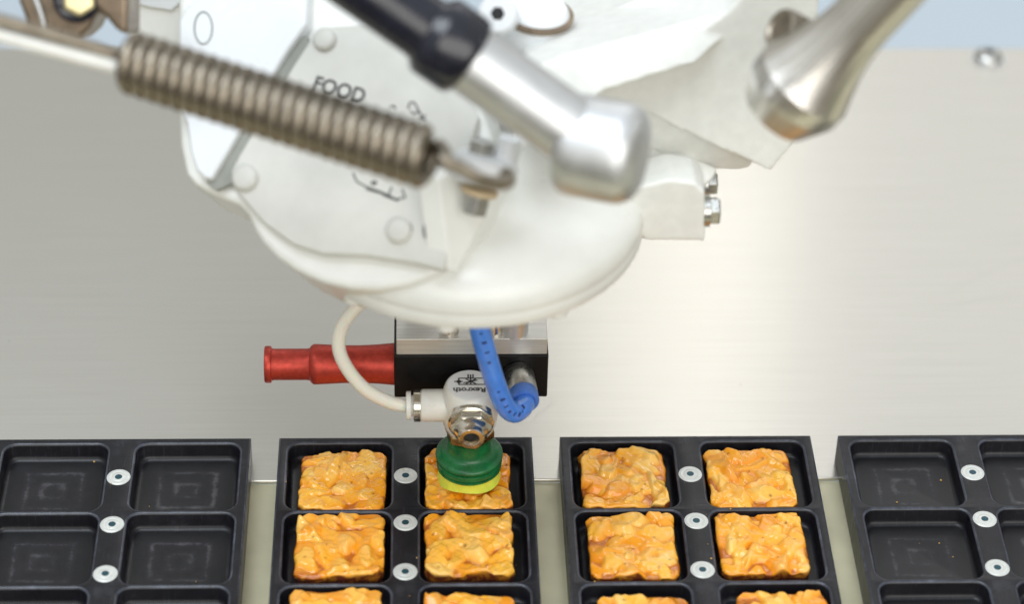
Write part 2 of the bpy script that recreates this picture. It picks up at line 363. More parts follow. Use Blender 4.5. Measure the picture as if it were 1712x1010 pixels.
# ------------------------------------------------------------------ nut squares
rng = np.random.default_rng(7)
def snack(cx, cy, rot, label, seed, flat=None, sz=(25.0, 25.4), cap=None):
    g = np.random.default_rng(seed); N = 84
    root = thing('nut_square', (cx, cy, ZF + 0.02), label, 'snack', 'nut squares in the trays')
    u = np.linspace(-1, 1, N); U, Vv = np.meshgrid(u, u)
    hx, hy = sz[0] / 2, sz[1] / 2
    # ragged outline
    def wob(t, ph): return sum(g.normal() * 0.22 / (k ** 0.7) * np.sin(k * t * 2.4 + g.uniform(0, 6.3)) for k in range(1, 7))
    tt = u * np.pi
    eL, eR, eT, eB = (wob(u, 0) for _ in range(4))
    X = U * hx + np.where(U > 0, eR[:, None] * U ** 6, eL[:, None] * U ** 6)
    Y = Vv * hy + np.where(Vv > 0, eT[None, :] * Vv ** 6, eB[None, :] * Vv ** 6)
    # rounded corners
    rr = np.clip((np.abs(U) - 0.86) / 0.14, 0, 1) * np.clip((np.abs(Vv) - 0.86) / 0.14, 0, 1)
    X -= np.sign(U) * rr * 0.8; Y -= np.sign(Vv) * rr * 0.8
    H = np.full(X.shape, -1.9)
    def lump(n, f0, f1, amp): return sum(g.normal() * amp * np.sin(X * g.uniform(-f1, f1) + Y * g.uniform(-f1, f1) + f0 * g.uniform(0, 6)) for _ in range(n))
    low = lump(7, 1, .5, .24); H += low
    tone = np.zeros(X.shape + (3,)); tone[:] = (0.80, 0.34, 0.035)
    nf = 36
    for k in range(nf):
        fx, fy = g.uniform(-1.02, 1.02) * hx, g.uniform(-1.02, 1.02) * hy; a = g.uniform(0, np.pi)
        la, lb = g.uniform(2.6, 6.4), g.uniform(1.8, 3.8)
        dx, dy = X - fx, Y - fy
        p = (dx * np.cos(a) + dy * np.sin(a)) / la; q = (-dx * np.sin(a) + dy * np.cos(a)) / lb
        th = np.arctan2(q, p); wv = 1 + 0.2 * np.sin(2 * th + g.uniform(0, 6)) + 0.16 * np.sin(3 * th + g.uniform(0, 6)) + .08 * np.sin(5 * th + g.uniform(0, 6))
        d = np.sqrt(p * p + q * q) / wv
        top = g.uniform(-1.0, 0.55); sl = g.normal(0, 0.17, 2)
        dome = g.uniform(-0.3, 0.7)      # some slivers are dished
        h = top + sl[0] * dx + sl[1] * dy - dome * d ** 2 - 6.5 * np.clip(d - 0.84, 0, 9) ** 1.3 + 0.10 * np.sin(p * 5 + k) * np.sin(q * 4 + 2 * k)
        soft = 0.2
        wgt = 1 / (1 + np.exp(-(h - H) / 0.12))
        Hn = np.where(np.abs(h - H) < soft, np.maximum(h, H) + (soft - np.abs(h - H)) ** 2 / (4 * soft), np.maximum(h, H))
        base = np.array([(0.94, 0.51, 0.065), (0.93, 0.45, 0.04), (0.95, 0.60, 0.15), (0.90, 0.36, 0.015), (0.93, 0.50, 0.06)][g.integers(5)])
        tone = tone * (1 - wgt[..., None]) + base * g.uniform(.93, 1.05) * wgt[..., None]; H = Hn
    H += lump(8, 1, 1.6, .05) + lump(8, 1, 4.0, .022)
    # syrup tone in low places, with crevice shade painted in for relief
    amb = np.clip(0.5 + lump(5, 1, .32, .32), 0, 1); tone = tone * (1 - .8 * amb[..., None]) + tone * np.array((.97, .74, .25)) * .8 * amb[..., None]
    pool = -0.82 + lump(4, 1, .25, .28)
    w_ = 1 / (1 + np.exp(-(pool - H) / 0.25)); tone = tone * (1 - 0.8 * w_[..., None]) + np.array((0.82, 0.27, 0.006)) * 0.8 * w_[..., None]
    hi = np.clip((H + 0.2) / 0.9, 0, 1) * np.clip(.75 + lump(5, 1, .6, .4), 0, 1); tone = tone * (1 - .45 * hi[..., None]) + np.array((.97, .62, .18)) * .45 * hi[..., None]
    deep = 1 / (1 + np.exp(-(-1.6 - H) / 0.12)); tone = tone * (1 - .75 * deep[..., None]) + np.array((.36, .07, .004)) * .75 * deep[..., None]  # deepest crevices browned as painted shade
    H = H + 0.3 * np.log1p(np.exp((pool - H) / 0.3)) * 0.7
    for k in range(9):       # stray dark crumbs of skin
        fx, fy = g.uniform(-.95, .95) * hx, g.uniform(-.95, .95) * hy
        w_ = np.exp(-(((X - fx) / g.uniform(.2, .5)) ** 2 + ((Y - fy) / g.uniform(.2, .4)) ** 2)); tone = tone * (1 - .85 * w_[..., None]) + np.array((.07, .03, .015)) * .85 * w_[..., None]
    edge = np.maximum(np.abs(U), np.abs(Vv)); H -= np.clip((edge - 0.93) / 0.07, 0, 1) ** 2 * 0.55
    H += 0.55
    if cap is not None:
        fx, fy, r, zc = cap; dd = np.hypot((X * math.cos(rot) - Y * math.sin(rot)) + cx - fx, X * math.sin(rot) + Y * math.cos(rot) + cy - fy)
        H = np.where((dd < r) & (H > zc), zc, H)
    zr = ZF + 0.02; vs = [(X[i, j], Y[i, j], H[i, j] - zr) for i in range(N) for j in range(N)]
    tones = [tuple(tone[i, j]) for i in range(N) for j in range(N)]
    fs = [(i * N + j, i * N + j + 1, (i + 1) * N + j + 1, (i + 1) * N + j) for i in range(N - 1) for j in range(N - 1)]
    rim = [j for j in range(N)] + [i * N + N - 1 for i in range(1, N)] + [(N - 1) * N + j for j in range(N - 2, -1, -1)] + [i * N for i in range(N - 2, 0, -1)]
    prev = rim; M_ = len(rim)
    for lev in range(1, 6):
        cur = []
        for q, i in enumerate(rim):
            x, y, z = vs[i]; f = lev / 5; zz = z * (1 - f) + (2.9 + 0.3 * math.sin(q * .21 + seed)) * f
            bulge = 0.25 * math.sin(f * 3.1) * (0.4 + math.sin(q * .37 + lev * 1.3 + seed) * .5 + math.sin(q * .13 + lev)*.4)
            s_ = 1 + bulge / 12.5; cur.append(len(vs)); vs.append((x * s_, y * s_, zz))
            ff = min(1, max(0, f * 4.2 + .35 * math.sin(q * .19 + seed))); tn = np.array(tones[i]) * (1 - ff) + np.array((.13, .03, .012)) * ff; tones.append(tuple(tn))
        for q in range(M_):
            r_ = (q + 1) % M_; fs.append((prev[q], cur[q], cur[r_], prev[r_]))
        prev = cur
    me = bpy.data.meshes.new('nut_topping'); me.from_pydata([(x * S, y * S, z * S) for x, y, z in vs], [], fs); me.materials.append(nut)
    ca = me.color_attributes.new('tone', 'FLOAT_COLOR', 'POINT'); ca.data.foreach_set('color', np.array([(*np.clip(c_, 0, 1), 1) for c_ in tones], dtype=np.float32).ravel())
    me.shade_smooth(); o = bpy.data.objects.new('nut_topping', me); C.objects.link(o); o.parent = root
    pts = [(vs[i][0] * .985, vs[i][1] * .985) for i in rim[::4]]; n = len(pts); cb = MB()
    L = []
    for z, s_ in ((0.0, .97), (0.5, 1.0), (2.4, 1.012), (3.3, 0.985)):
        L.append([(cx + x * s_ + .1 * math.sin(q * .9 + z), cy + y * s_, ZF + .02 + z) for q, (x, y) in enumerate(pts)])
    cb.add(sum(L, []), [(k * n + i, k * n + (i + 1) % n, (k + 1) * n + (i + 1) % n, (k + 1) * n + i) for k in range(3) for i in range(n)] + [tuple(range(n)), tuple(range(3 * n, 4 * n))])
    cb.build('chocolate_base', choc, root, 50)
    root.rotation_euler.z = rot
    return root
def mid(x0, y0, x1, y1): p = at((x0 + x1) / 2, (y0 + y1) / 2, z=0.2); return p.x, p.y
SN = [((503, 752, 643, 851), -1, 'smooth amber nut square in the far left pocket of the tray under the cup', 11, None),
      ((712, 753, 853, 850), 0, 'nut square pressed by the green and yellow suction cup', 12, (AX, AY, 9.9, 0.45)),
      ((498, 862, 639, 957), 0.5, 'nut square with dark chocolate front edge, middle left of the cup tray', 13, None),
      ((711, 858, 857, 957), 0, 'nut square directly in front of the one under the suction cup', 14, None),
      ((487, 990, 636, 1092), 1, 'nut square cut off by the bottom edge, left column of the cup tray', 15, None),
      ((713, 997, 860, 1099), 0, 'nut square cut off by the bottom edge, right column of the cup tray', 16, None),
      ((969, 750, 1115, 846), 1.5, 'far left nut square in the tray right of the cup, with a deep caramel hollow', 17, None),
      ((1177, 749, 1332, 846), 1.5, 'far right nut square in the tray right of the cup', 18, None),
      ((985, 864, 1130, 958), 0, 'nut square with an orange caramel pool, left column of the right full tray', 19, None),
      ((1197, 856, 1350, 955), 1, 'nut square with a large flake in front, right column of the right full tray', 20, None),
      ((1003, 1000, 1152, 1100), 0, 'nut square cut off by the bottom edge, left column of the right full tray', 21, None),
      ((1240, 992, 1390, 1094), 0, 'nut square cut off by the bottom edge, right column of the right full tray', 22, None)]
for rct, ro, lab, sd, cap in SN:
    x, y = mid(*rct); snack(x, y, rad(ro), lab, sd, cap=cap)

cr = MB(); gr = random.Random(5)
for k in range(70):
    tr = gr.choice((0, 1, 1, 2, 2, 3)); x = tr * 84 + gr.uniform(-36, 36); y = gr.uniform(-60, 14); inside = PX0 < abs(x - tr * 84) < PX1 and any(a - PH < y < a for a in ROWS)
    r_ = gr.uniform(.10, .34); cr.lathe((x, y, (ZF if inside else 0) - .02), (gr.uniform(-.3, .3), gr.uniform(-.3, .3), 1), [(r_, 0), (r_ * 1.1, r_ * .6), (r_ * .5, r_ * 1.2)], 5, True, gr.uniform(0, 3))
crm = Mat('crumb', (0.55, 0.33, 0.10), 0.5).wear(900, 0.1, 0.5).m
co = cr.build('crumbs', crm, None, 0); co['kind'] = 'stuff'; co['label'] = 'tiny pale crumbs scattered over the black trays'; co['category'] = 'crumbs'

# ------------------------------------------------------------------ table screw
p = at(1652, 97, z=-10)
ts = thing('table_screw', p, 'silver round headed screw in the steel table near its far right corner', 'screw')
MB().lathe(p, (0, 0, 1), [(5.6, 0), (5.6, .5), (5.0, 1.6), (3.9, 2.5), (2.6, 3.0), (1.7, 3.1)], 40, False).build('screw_head', bolt_steel, ts, 40)
MB().lathe(p, (0, 0, 1), [(1.7, 3.1), (1.6, 1.0)], 6, True).build('hex_socket', dark_hole, ts, 0)
MB().lathe(p, (0, 0, 1), [(6.4, .02), (6.4, .35), (5.4, .4)], 40, False).build('washer', alu, ts, 40)

# ------------------------------------------------------------------ vacuum gripper
g0 = thing('vacuum_gripper', (AX, AY, 1.4), 'vacuum gripper with black block, red silencer and green suction cup on a nut square', 'gripper')
zc = 1.4
MB().lathe((AX, AY, zc), (0, 0, 1), [(6.4, 3.8), (8.3, 3.5), (8.6, 2.6), (8.8, 1.0), (9.3, -.2), (8.8, -.4), (7.9, 1.6), (6, 2.6)], 96, True,
           wob=lambda k, t: (0.5 * math.sin(2 * t + .9) + 0.55 * math.sin(3 * t + 2.6)) * (1 if k in (3, 4, 5) else 0)).build('cup_lip', lip_yellow, g0, 60)
cup = MB().lathe((AX, AY, zc), (0, 0, 1), [(8.4, 3.4), (9.15, 3.4), (9.5, 3.8), (9.45, 4.25), (8.6, 4.5), (8.6, 4.75), (9.5, 5.0), (9.62, 5.7), (9.5, 6.6), (8.5, 6.9), (8.5, 7.2), (9.6, 7.4), (9.85, 7.9),
           (9.75, 8.35), (9.3, 8.8), (8.2, 9.2), (7.2, 9.6), (6.6, 10.2), (6.3, 11.2), (6.25, 14), (6.5, 15.1)], 96, True).build('suction_cup', cup_green, g0, 60)
MB().lathe((AX, AY, zc), (0, 0, 1), [(8.5, 4.42), (8.8, 4.62), (8.5, 4.82)], 64, False).build('cup_groove', dark_hole, cup, 60)
MB().lathe((AX, AY, zc), (0, 0, 1), [(6.2, 14.9), (6.8, 15.2), (7.5, 15.9), (7.5, 18.2), (6.9, 18.7)], 6, True, 0.25).build('brass_hex_nut', brass, g0, 0, 0.3)
ZP = at(715, 678, Y=AY).z
fb = MB().lathe((AX, AY, 0), (0, 0, 1), [(6.2, 19.0), (6.9, 19.8), (7.9, 22.4), (8.25, 26), (8.1, 30.5), (7.6, 33.6), (7.15, 34.9), (6.6, 35.45)], 64, True)
fitting = fb.build('fitting_body', white_pl, g0, 50)
MB().lathe((AX, AY, 0), (0, 0, 1), [(6.45, 35.40), (6.45, 35.52)], 56, True).build('label_disc', label_disc, fitting, 50)
# printed valve symbol and maker's word (reads upside down from the camera)
ZL = 35.56
pr = MB()
def line(mb, pts, w, frame):
    for (x0, y0), (x1, y1) in zip(pts[:-1], pts[1:]):
        d = Vector((x1 - x0, y1 - y0)); L = d.length or 1e-6; n = Vector((-d.y, d.x)) / L * w / 2; e = d / L * w * .3
        q = [(x0 - e.x + n.x, y0 - e.y + n.y), (x1 + e.x + n.x, y1 + e.y + n.y), (x1 + e.x - n.x, y1 + e.y - n.y), (x0 - e.x - n.x, y0 - e.y - n.y)]
        mb.add([frame(*c_) for c_ in q], [(0, 1, 2, 3)])
fr = lambda x, y: Vector((AX + x, AY + y, ZL))
for i, L in enumerate([[(-3.2, 3.0), (4.2, 3.0)], [(-3.2, 3.0), (-3.2, .2)], [(-3.2, .2), (4.2, .2)], [(4.2, 3.0), (4.2, .2)], [(0.2, 4.5), (0.2, .2)], [(-.5, 4.6), (-.5, 3.2)], [(.9, 4.6), (.9, 3.2)],
          [(-1.1, 2.6), (1.6, .5)], [(-1.1, .5), (1.6, 2.6)], [(-1.8, .9), (2.0, 2.1)], [(-4.4, 1.5), (-2.2, 1.5)]]):
    fr2 = (lambda k: (lambda x, y: Vector((AX + x, AY + y - .2, ZL + .004 * k))))(i); line(pr, L, .42, fr2)
for k in range(8):
    a = k * math.pi / 4; pr.add([fr(-3.2, 1.3), fr(-3.2 + .75 * math.cos(a), 1.3 + .75 * math.sin(a)), fr(-3.2 + .75 * math.cos(a + .79), 1.3 + .75 * math.sin(a + .79))], [(0, 1, 2)])
pr.v = [(x, y, z + .03) for x, y, z in pr.v]
pr.build('valve_symbol', ink, fitting, 0, recalc=False)
def text(body, name, size, frame_m, mat, parent, bold=0.0, align='CENTER'):
    cu = bpy.data.curves.new(name, 'FONT'); cu.body = body; cu.size = size * S; cu.align_x = align; cu.align_y = 'CENTER'; cu.offset = bold * S; cu.extrude = 0.00002
    tmp = bpy.data.objects.new('tmp', cu); C.objects.link(tmp)
    dg = bpy.context.evaluated_depsgraph_get(); me = bpy.data.meshes.new_from_object(tmp.evaluated_get(dg)); bpy.data.objects.remove(tmp)
    me.materials.clear(); me.materials.append(mat); o = bpy.data.objects.new(name, me); C.objects.link(o); o.parent = parent
    mw = frame_m.copy(); mw.translation = mw.translation * S - wloc(parent); o.matrix_local = mw; return o
tm = Matrix.Rotation(math.pi, 4, 'Z'); tm.translation = Vector((AX - .2, AY - 2.3, ZL + .02)); text('Rexroth', 'lettering', 2.8, tm, ink, fitting, 0.07)
# side port with release collar
sp = MB().lathe((AX - 6.2, AY, ZP), (-1, 0, 0), [(4.9, 0), (4.75, 1.5), (4.7, 7.4), (4.3, 7.9)], 48).build('side_port', white_pl, g0, 40)
MB().lathe((AX - 14.0, AY, ZP), (-1, 0, 0), [(4.3, 0), (4.75, .2), (4.75, 2.0), (4.4, 2.2)], 48).build('port_ring', nickel, sp, 40)
MB().lathe((AX - 16.4, AY, ZP), (-1, 0, 0), [(3.0, -.4), (3.0, .5), (4.1, .55), (4.1, 1.7), (3.8, 1.9)], 48).build('release_collar', white_pl, sp, 40)
# front nozzle
nz0 = Vector((AX + .2, AY, ZP))
MB().lathe(nz0, (0, -1, 0), [(6.5, 5.0), (6.55, 8.0), (6.1, 8.6), (5.8, 8.7)], 56).build('nozzle_collar', nickel, g0, 40)
nut_ = MB().lathe(nz0, (0, -1, 0), [(5.7, 8.6), (5.9, 8.9), (5.9, 10.8), (5.2, 11.4)], 6, True, rad(0)).build('nozzle_hex', nickel, g0, 0, .25)
MB().lathe(nz0, (0, -1, 0), [(4.9, 11.0), (4.8, 12.0), (3.9, 13.1), (3.75, 13.4), (3.75, 14.6), (3.45, 15.0), (2.35, 15.0), (2.15, 14.7), (2.1, 9)], 56, False).build('nozzle_tip', nickel, g0, 40)
MB().lathe(nz0, (0, -1, 0), [(2.4, 11.6), (2.4, 11.8)], 32).build('nozzle_bore', dark_hole, g0, 40)
# ejector block, plate
YB = 7.2
xl, xr = at(659, 630, Y=YB).x, at(916, 630, Y=YB).x; zb0, zb1 = at(785, 665, Y=YB).z, at(785, 595, Y=YB).z
MB().box((xl, YB, zb0), (xr, YB + 25, zb1)).build('ejector_block', black_an, g0, 30, .5, 3)
zp1 = at(785, 567, Y=YB + .5).z
pl = MB().box((xl + .7, YB + .5, zb1 + .02), (xr - .5, YB + 27, zp1)).build('adapter_plate', milled, g0, 30, .25, 2)
def capscrew(x, y, z, r, h, parent):
    s_ = MB().lathe((x, y, z), (0, 0, 1), [(r, 0), (r, h - .4), (r - .35, h), (r * .52, h)], 32, False).build('cap_screw', nickel, parent, 40)
    MB().lathe((x, y, z), (0, 0, 1), [(r * .56, h), (r * .5, h - 2)], 6).build('hex_socket', dark_hole, s_, 0)
for px in (752, 827):
    q = at(px, 556, z=zp1); capscrew(q.x, q.y + .6, zp1, 2.65, 4.4, pl)
q = at(860, 553, z=zp1)
MB().lathe((q.x, q.y, zp1), (0, 0, 1), [(4.0, -.1), (4.0, 40)], 40).build('standoff', alu, pl, 40)
q2 = at(712, 500, z=zp1); MB().lathe((q2.x, q2.y, zp1), (0, 0, 1), [(4.0, -.1), (4.0, 40)], 40).build('standoff', alu, pl, 40)
# red silencer
YR = 14.0; ZR = at(600, 609, Y=YR).z
def rx(px): return xl - at(px, 609, Y=YR).x
MB().lathe((xl + .3, YR, ZR), (-1, 0, 0), [(6.15, 0), (6.15, .6), (5.75, rx(630)), (5.5, rx(600)), (5.55, rx(570)), (5.9, rx(530)), (5.9, rx(523)), (5.5, rx(519)), (4.75, rx(516)), (4.6, rx(512)),
      (4.6, rx(456)), (4.75, rx(453)), (5.3, rx(452)), (5.4, rx(450)), (5.4, rx(443)), (5.2, rx(441)), (3.2, rx(440.5)), (3.0, rx(448))], 56).build('silencer', red, g0, 40)
# blue push-in fitting
f0 = at(868, 628, Y=YB); fd = (at(877, 673, Y=-5) - f0).normalized(); fl = (at(877, 673, Y=-5) - f0).length
MB().lathe(f0, -fd, [(5.3, -.35), (5.3, .3), (4.5, .4)], 48).build('port_seat', black_an, g0, 40)
pf = MB().lathe(f0, fd, [(4.35, -.5), (4.35, fl * .62), (4.1, fl * .66)], 48).build('push_in_fitting', bolt_steel, g0, 40)
MB().lathe(f0, fd, [(3.9, fl * .62), (4.15, fl * .67), (4.3, fl * .72), (4.3, fl * .97), (4.05, fl), (3.1, fl), (3.0, fl * .93)], 48, False).build('release_ring', ring_blue, pf, 40)

# hoses
hp = [f0 + fd * (fl * .7), f0 + fd * fl, at(871, 684, Y=-8.6), at(858, 690, Y=-11.2), at(843, 676, Y=-12.4), at(829, 643, Y=-12.6), at(815, 598, Y=-11.8), at(803, 553, Y=-10.5), at(797, 510, Y=-9), at(794, 455, Y=-7), at(792, 415, Y=-6)]
hs = spline(hp, 14)
hose = MB().tube(hs, 2.95, 24).build('blue_hose', hose_blue, None, 60)
tag(hose, 'blue plastic air hose curving from the white head into the blue fitting', 'hose')
pm_ = MB()
for i in range(34, 118, 5):
    p = hs[i]; tg_ = (hs[i + 1] - hs[i - 1]).normalized(); toc = (CAM - p); toc = (toc - tg_ * toc.dot(tg_)).normalized(); side = tg_.cross(toc)
    if 70 < i < 84: continue
    wv = 0.25 + 0.35 * ((i * 7919) % 10) / 10
    for s_ in ((-.4, .0), (.1, .35))[: 1 + (i % 3 > 0)]:
        nrm = (toc + side * (.15 + s_[0] * .35)).normalized(); c0 = p + nrm * 2.965
        sd2 = tg_.cross(nrm)
        pm_.add([c0 + tg_ * a * wv + sd2 * b * .5 for a, b in ((-1, -.7), (1, -1), (.8, .8), (-.7, 1))], [(0, 1, 2, 3)])
pm_.build('printed_mark', hose_ink, hose, 0, recalc=False)
wp = [(AX - 15.5, AY, ZP), (AX - 18.6, AY, ZP), at(650, 672, Y=-1.2), at(612, 652, Y=-1.5), at(583, 620, Y=-1), at(567, 585, Y=0), at(570, 550, Y=1.5), at(588, 522, Y=3), at(612, 498, Y=5), at(640, 468, Y=8), at(660, 430, Y=10)]
wh = MB().tube(spline(wp, 12), 1.95, 20).build('white_hose', natural, None, 60)
tag(wh, 'milky white thin air hose looping past the red silencer', 'hose')

# ------------------------------------------------------------------ robot platform
DY = 10.0; dc = at(785, 371, Y=DY); DX, DZ = dc.x, dc.z
dr = 290 * (dc - CAM).dot(fwd) / F_PX
rp = thing('robot_platform', (DX, DY, DZ), 'white painted robot head with bolted plates above the vacuum gripper', 'robot')
base = MB().lathe((DX, DY, DZ), (0, 0, 1), [(6, 1.2), (dr - 9, 1.0), (dr - 7, 0), (dr - 1.2, 0), (dr - .3, .35), (dr, 1.1), (dr, 4.2), (dr - .12, 4.5), (dr + .02, 4.8), (dr - .25, 8), (dr - 1.4, 10.5), (dr - 4.2, 13.5),
        (dr - 9.5, 16.5), (dr - 17, 19), (dr - 27, 20.5), (4, 21.5)], 128).build('dome', white, rp, 45)
for px, py in ((745, 546), (935, 519), (588, 494)):
    q = at(px, py, z=DZ); d_ = Vector((q.x - DX, q.y - DY, 0)); d_ = d_ * ((dr - 3.2) / d_.length)
    MB().lathe((DX + d_.x, DY + d_.y, DZ), (0, 0, -1), [(2.9, -.3), (2.9, 1.6), (2.4, 2.1)], 24).build('rim_bolt', white, rp, 40)
def plane(p, a, b):
    """facet: heading a degrees left of straight ahead, leaning back b degrees"""
    a, b = rad(a), rad(b); n = Vector((-math.sin(a) * math.cos(b), -math.cos(a) * math.cos(b), math.sin(b))); return (p, n)
def poly(pts, pl): return [at(x, y, plane=pl) for x, y in pts]
PL = plane(at(690, 440, z=DZ + 19), 25, 50)
def off(pl, d): return (pl[0] + pl[1] * d, pl[1])
# cast housing behind the label plate
hous = [(296, 176), (299, 240), (309, 292), (325, 310), (353, 323), (398, 343), (414, 358), (425, 385), (438, 405), (462, 430), (493, 451), (538, 472), (585, 482), (630, 484), (680, 477), (735, 457), (800, 380), (830, 250), (760, 60), (620, -40), (400, -60), (296, -30)]
pl_ = off(PL, -3.5)
MB().prism(poly(hous, pl_), -pl_[1] * 26).build('arm_housing', white, rp, 40, 2.2, 4)
lb = [(492, 106), (521, 62), (548, 44), (600, 40), (690, 60), (760, 120), (800, 195), (770, 300), (742, 452), (700, 441), (610, 427), (540, 424), (490, 408), (440, 372), (408, 335), (388, 310), (386, 285), (400, 258)]
lbl = MB().prism(poly(lb, PL), -PL[1] * 3.6).build('label_plate', label_white, rp, 40, .7, 3)
for px, py, r in ((544, 66, 3.2), (411, 298, 3.6), (668, 386, 3.4)):
    q = at(px, py, plane=PL); MB().lathe(q, PL[1], [(r, -.3), (r, 1.1), (r - .5, 1.7), (r - 1.2, 1.9)], 32).build('flat_bolt', label_white, lbl, 45)
gp = off(PL, -1.2)
MB().prism(poly([(470, 70), (514, 60), (520, 84), (402, 300), (362, 318), (345, 306)], gp), -gp[1] * 1.5).build('seal_strip', groove_grey, rp, 30, .2)
PP = off(PL, 1.0)
pan = [(298, 34), (312, 10), (336, -6), (420, -30), (516, -30), (512, 40), (480, 84), (464, 110), (352, 300), (340, 296), (328, 284), (318, 255), (311, 205), (299, 180)]
pnl = MB().prism(poly(pan, PP), -PP[1] * 5).build('side_panel', bluelit_white, rp, 40, 1.0, 3)
rg = [at(340 + 15 * math.cos(k * math.pi / 12) , 46 + 27 * math.sin(k * math.pi / 12) , plane=off(PP, .12)) for k in range(25)]
MB().tube(rg, .22, 6, False).build('engraved_ring', groove_grey, pnl, 60)
PB = plane(at(250, 60, plane=off(PL, -14)), 30, 15)
MB().prism(poly([(211, -40), (213, 118), (240, 140), (320, 165), (330, -40)], PB), -PB[1] * 22).build('bracket', white, rp, 40, 1.2, 3)
PB2 = off(PB, .9)
MB().prism(poly([(214, -40), (214, 2), (248, 12), (286, 18), (300, 6), (330, -8), (335, -40)], PB2), -PB2[1] * 2).build('bracket_cap', bluelit_white, rp, 40, .6, 3)
# FOOD lettering and small line drawings on the label plate
ex = (at(605, 186.5, plane=PL) - at(525, 164, plane=PL)).normalized(); ez = PL[1]; ey = ez.cross(ex)
fm_ = Matrix((ex, ey, ez)).transposed().to_4x4(); fm_.translation = at(567, 150, plane=off(PL, .08))
text('FOOD', 'lettering', 5.35, fm_, ink, lbl, 0.11)
dm = MB(); o0 = at(640, 250, plane=off(PL, .1)); pxm = (at(641, 250, plane=PL) - at(640, 250, plane=PL)).length
def PLF(k): return lambda x, y: at(x, y, plane=off(PL, .09 + .003 * k))
for k, L in enumerate([[(590, 288), (596, 303), (612, 312), (640, 322), (662, 333), (678, 330), (672, 316)], [(612, 316), (652, 327)], [(640, 326), (666, 336)], [(620, 306), (626, 309), (630, 304), (624, 303), (620, 306)], [(655, 312), (650, 325)],
                       [(683, 182), (684, 172), (692, 170), (697, 178), (700, 186), (694, 190), (686, 186)], [(697, 180), (706, 195), (712, 192)], [(652, 178), (658, 176), (662, 182)], [(700, 196), (712, 200)], [(712, 372), (709, 385), (712, 398)], [(683, 372), (688, 382), (684, 394)]]):
    F_ = PLF(k)
    for (x0, y0), (x1, y1) in zip(L[:-1], L[1:]):
        d = Vector((x1 - x0, y1 - y0)).normalized(); n = Vector((-d.y, d.x)) * (2.6 if k > 8 else 1.3)
        dm.add([F_(x0 + n.x, y0 + n.y), F_(x1 + n.x, y1 + n.y), F_(x1 - n.x, y1 - n.y), F_(x0 - n.x, y0 - n.y)], [(0, 1, 2, 3)])
dm.build('line_drawing', ink, lbl, 0, recalc=False)
# pointed gusset that carries the spring stud
PG = plane(at(760, 440, z=DZ + 19), -38, 22)
gus = poly([(733, 300), (756, 288), (790, 300), (822, 330), (816, 352), (764, 456), (752, 452)], PG)
MB().prism(gus, Vector((-6.2, 3.0, 1.0)) * 0.9).build('gusset', white, rp, 40, .5, 3)
# stud with washers
sb = at(797, 338, plane=off(PG, 5)); sdir = (at(828, 215, plane=off(PG, 9)) - sb).normalized()
stud = MB().lathe(sb, sdir, [(3.4, -3), (3.4, 2.2), (2.9, 2.4)], 6).build('stud_nut', bolt_steel, rp, 0, .2)
MB().lathe(sb, sdir, [(4.4, 2.2), (4.8, 2.4), (4.8, 3.5), (4.4, 3.7)], 32).build('tan_washer', tan, stud, 40)
MB().lathe(sb, sdir, [(7.6, 5.6), (8.3, 6.0), (8.4, 10.8), (7.6, 12.4), (5.0, 12.9)], 40).build('white_collar', bluelit_white, stud, 40)
q = sb + sdir * 12.2
MB().lathe(q + RIGHT * 4.6, sdir, [(3.2, -2), (3.2, 4.8), (2.6, 5.4)], 32).build('white_cap', bluelit_white, stud, 40)
MB().lathe(q - RIGHT * 2.2, sdir, [(3.6, -1), (3.6, 4.2), (3.0, 4.6)], 6).build('top_nut', bolt_steel, stud, 0, .2)
# right hand side block with hex bolts
YK = 2.0
blk = [at(x, y, Y=YK) for x, y in [(1040, 320), (1058, 385), (1080, 403), (1179, 404), (1179, 322), (1162, 306), (1120, 300)]]
def hexbolt(px, py, Y, r):
    c0 = at(px, py, Y=Y)
    b_ = MB().lathe(c0, (1, 0, 0), [(r * .92, .7), (r, 1.0), (r, 3.2), (r * .9, 3.6)], 6, True, rad(30)).build('hex_bolt', bolt_steel, rp, 0, .15)
    MB().lathe(c0, (1, 0, 0), [(r * 1.12, -1), (r * 1.12, .8)], 32).build('washer', bolt_steel, b_, 40)
hexbolt(1181, 352, YK + 4.5, 4.0); hexbolt(1177, 306, YK + 15, 3.4)
# right arm: ridge beam, wedge web, lower flange, neck
PW = (at(1200, 200, Y=14), Vector((.12, -.97, .14)).normalized())
PV = (PW[0] + Vector((0, 1.8, 0)), Vector((.05, -.93, -.25)).normalized())
PN = (at(1100, 352, Y=YK + 2.5), Vector((.10, -.50, .80)).normalized())
PM = (at(1100, 90, Y=10), Vector((.22, -.62, .72)).normalized())
ac = MB().prism(blk, (0, 13, 0))
ac.prism(poly([(980, 150), (1120, 90), (1215, 20), (1262, -30), (1372, -30), (1352, 205), (1333, 234), (1289, 287), (1180, 238), (1086, 190), (1000, 190)], PW), (2, 30, 4))
ac.prism(poly([(960, 150), (1086, 180), (1262, 262), (1256, 280), (1235, 285), (1200, 284), (1150, 275), (1096, 251), (980, 240)], PV), (0, 26, 6))
ac.prism(poly([(940, 200), (1096, 236), (1200, 280), (1192, 296), (1172, 314), (1130, 342), (1085, 362), (1040, 352), (960, 300)], PN), (0, 8, -14))
ac.prism(poly([(880, 120), (935, 94), (1080, 56), (1205, 20), (1232, 8), (1252, -14), (1268, -14), (1258, 6), (1228, 44), (1164, 104), (1090, 126), (1010, 152), (930, 210), (860, 260)], PM), (0, 62, -18))
ao = ac.build('arm_casting', grain_white, rp, 0)
rmd = ao.modifiers.new('cast', 'REMESH'); rmd.mode = 'VOXEL'; rmd.voxel_size = 0.0005; rmd.use_smooth_shade = True
smd = ao.modifiers.new('fillet', 'SMOOTH'); smd.factor = 0.5; smd.iterations = 16
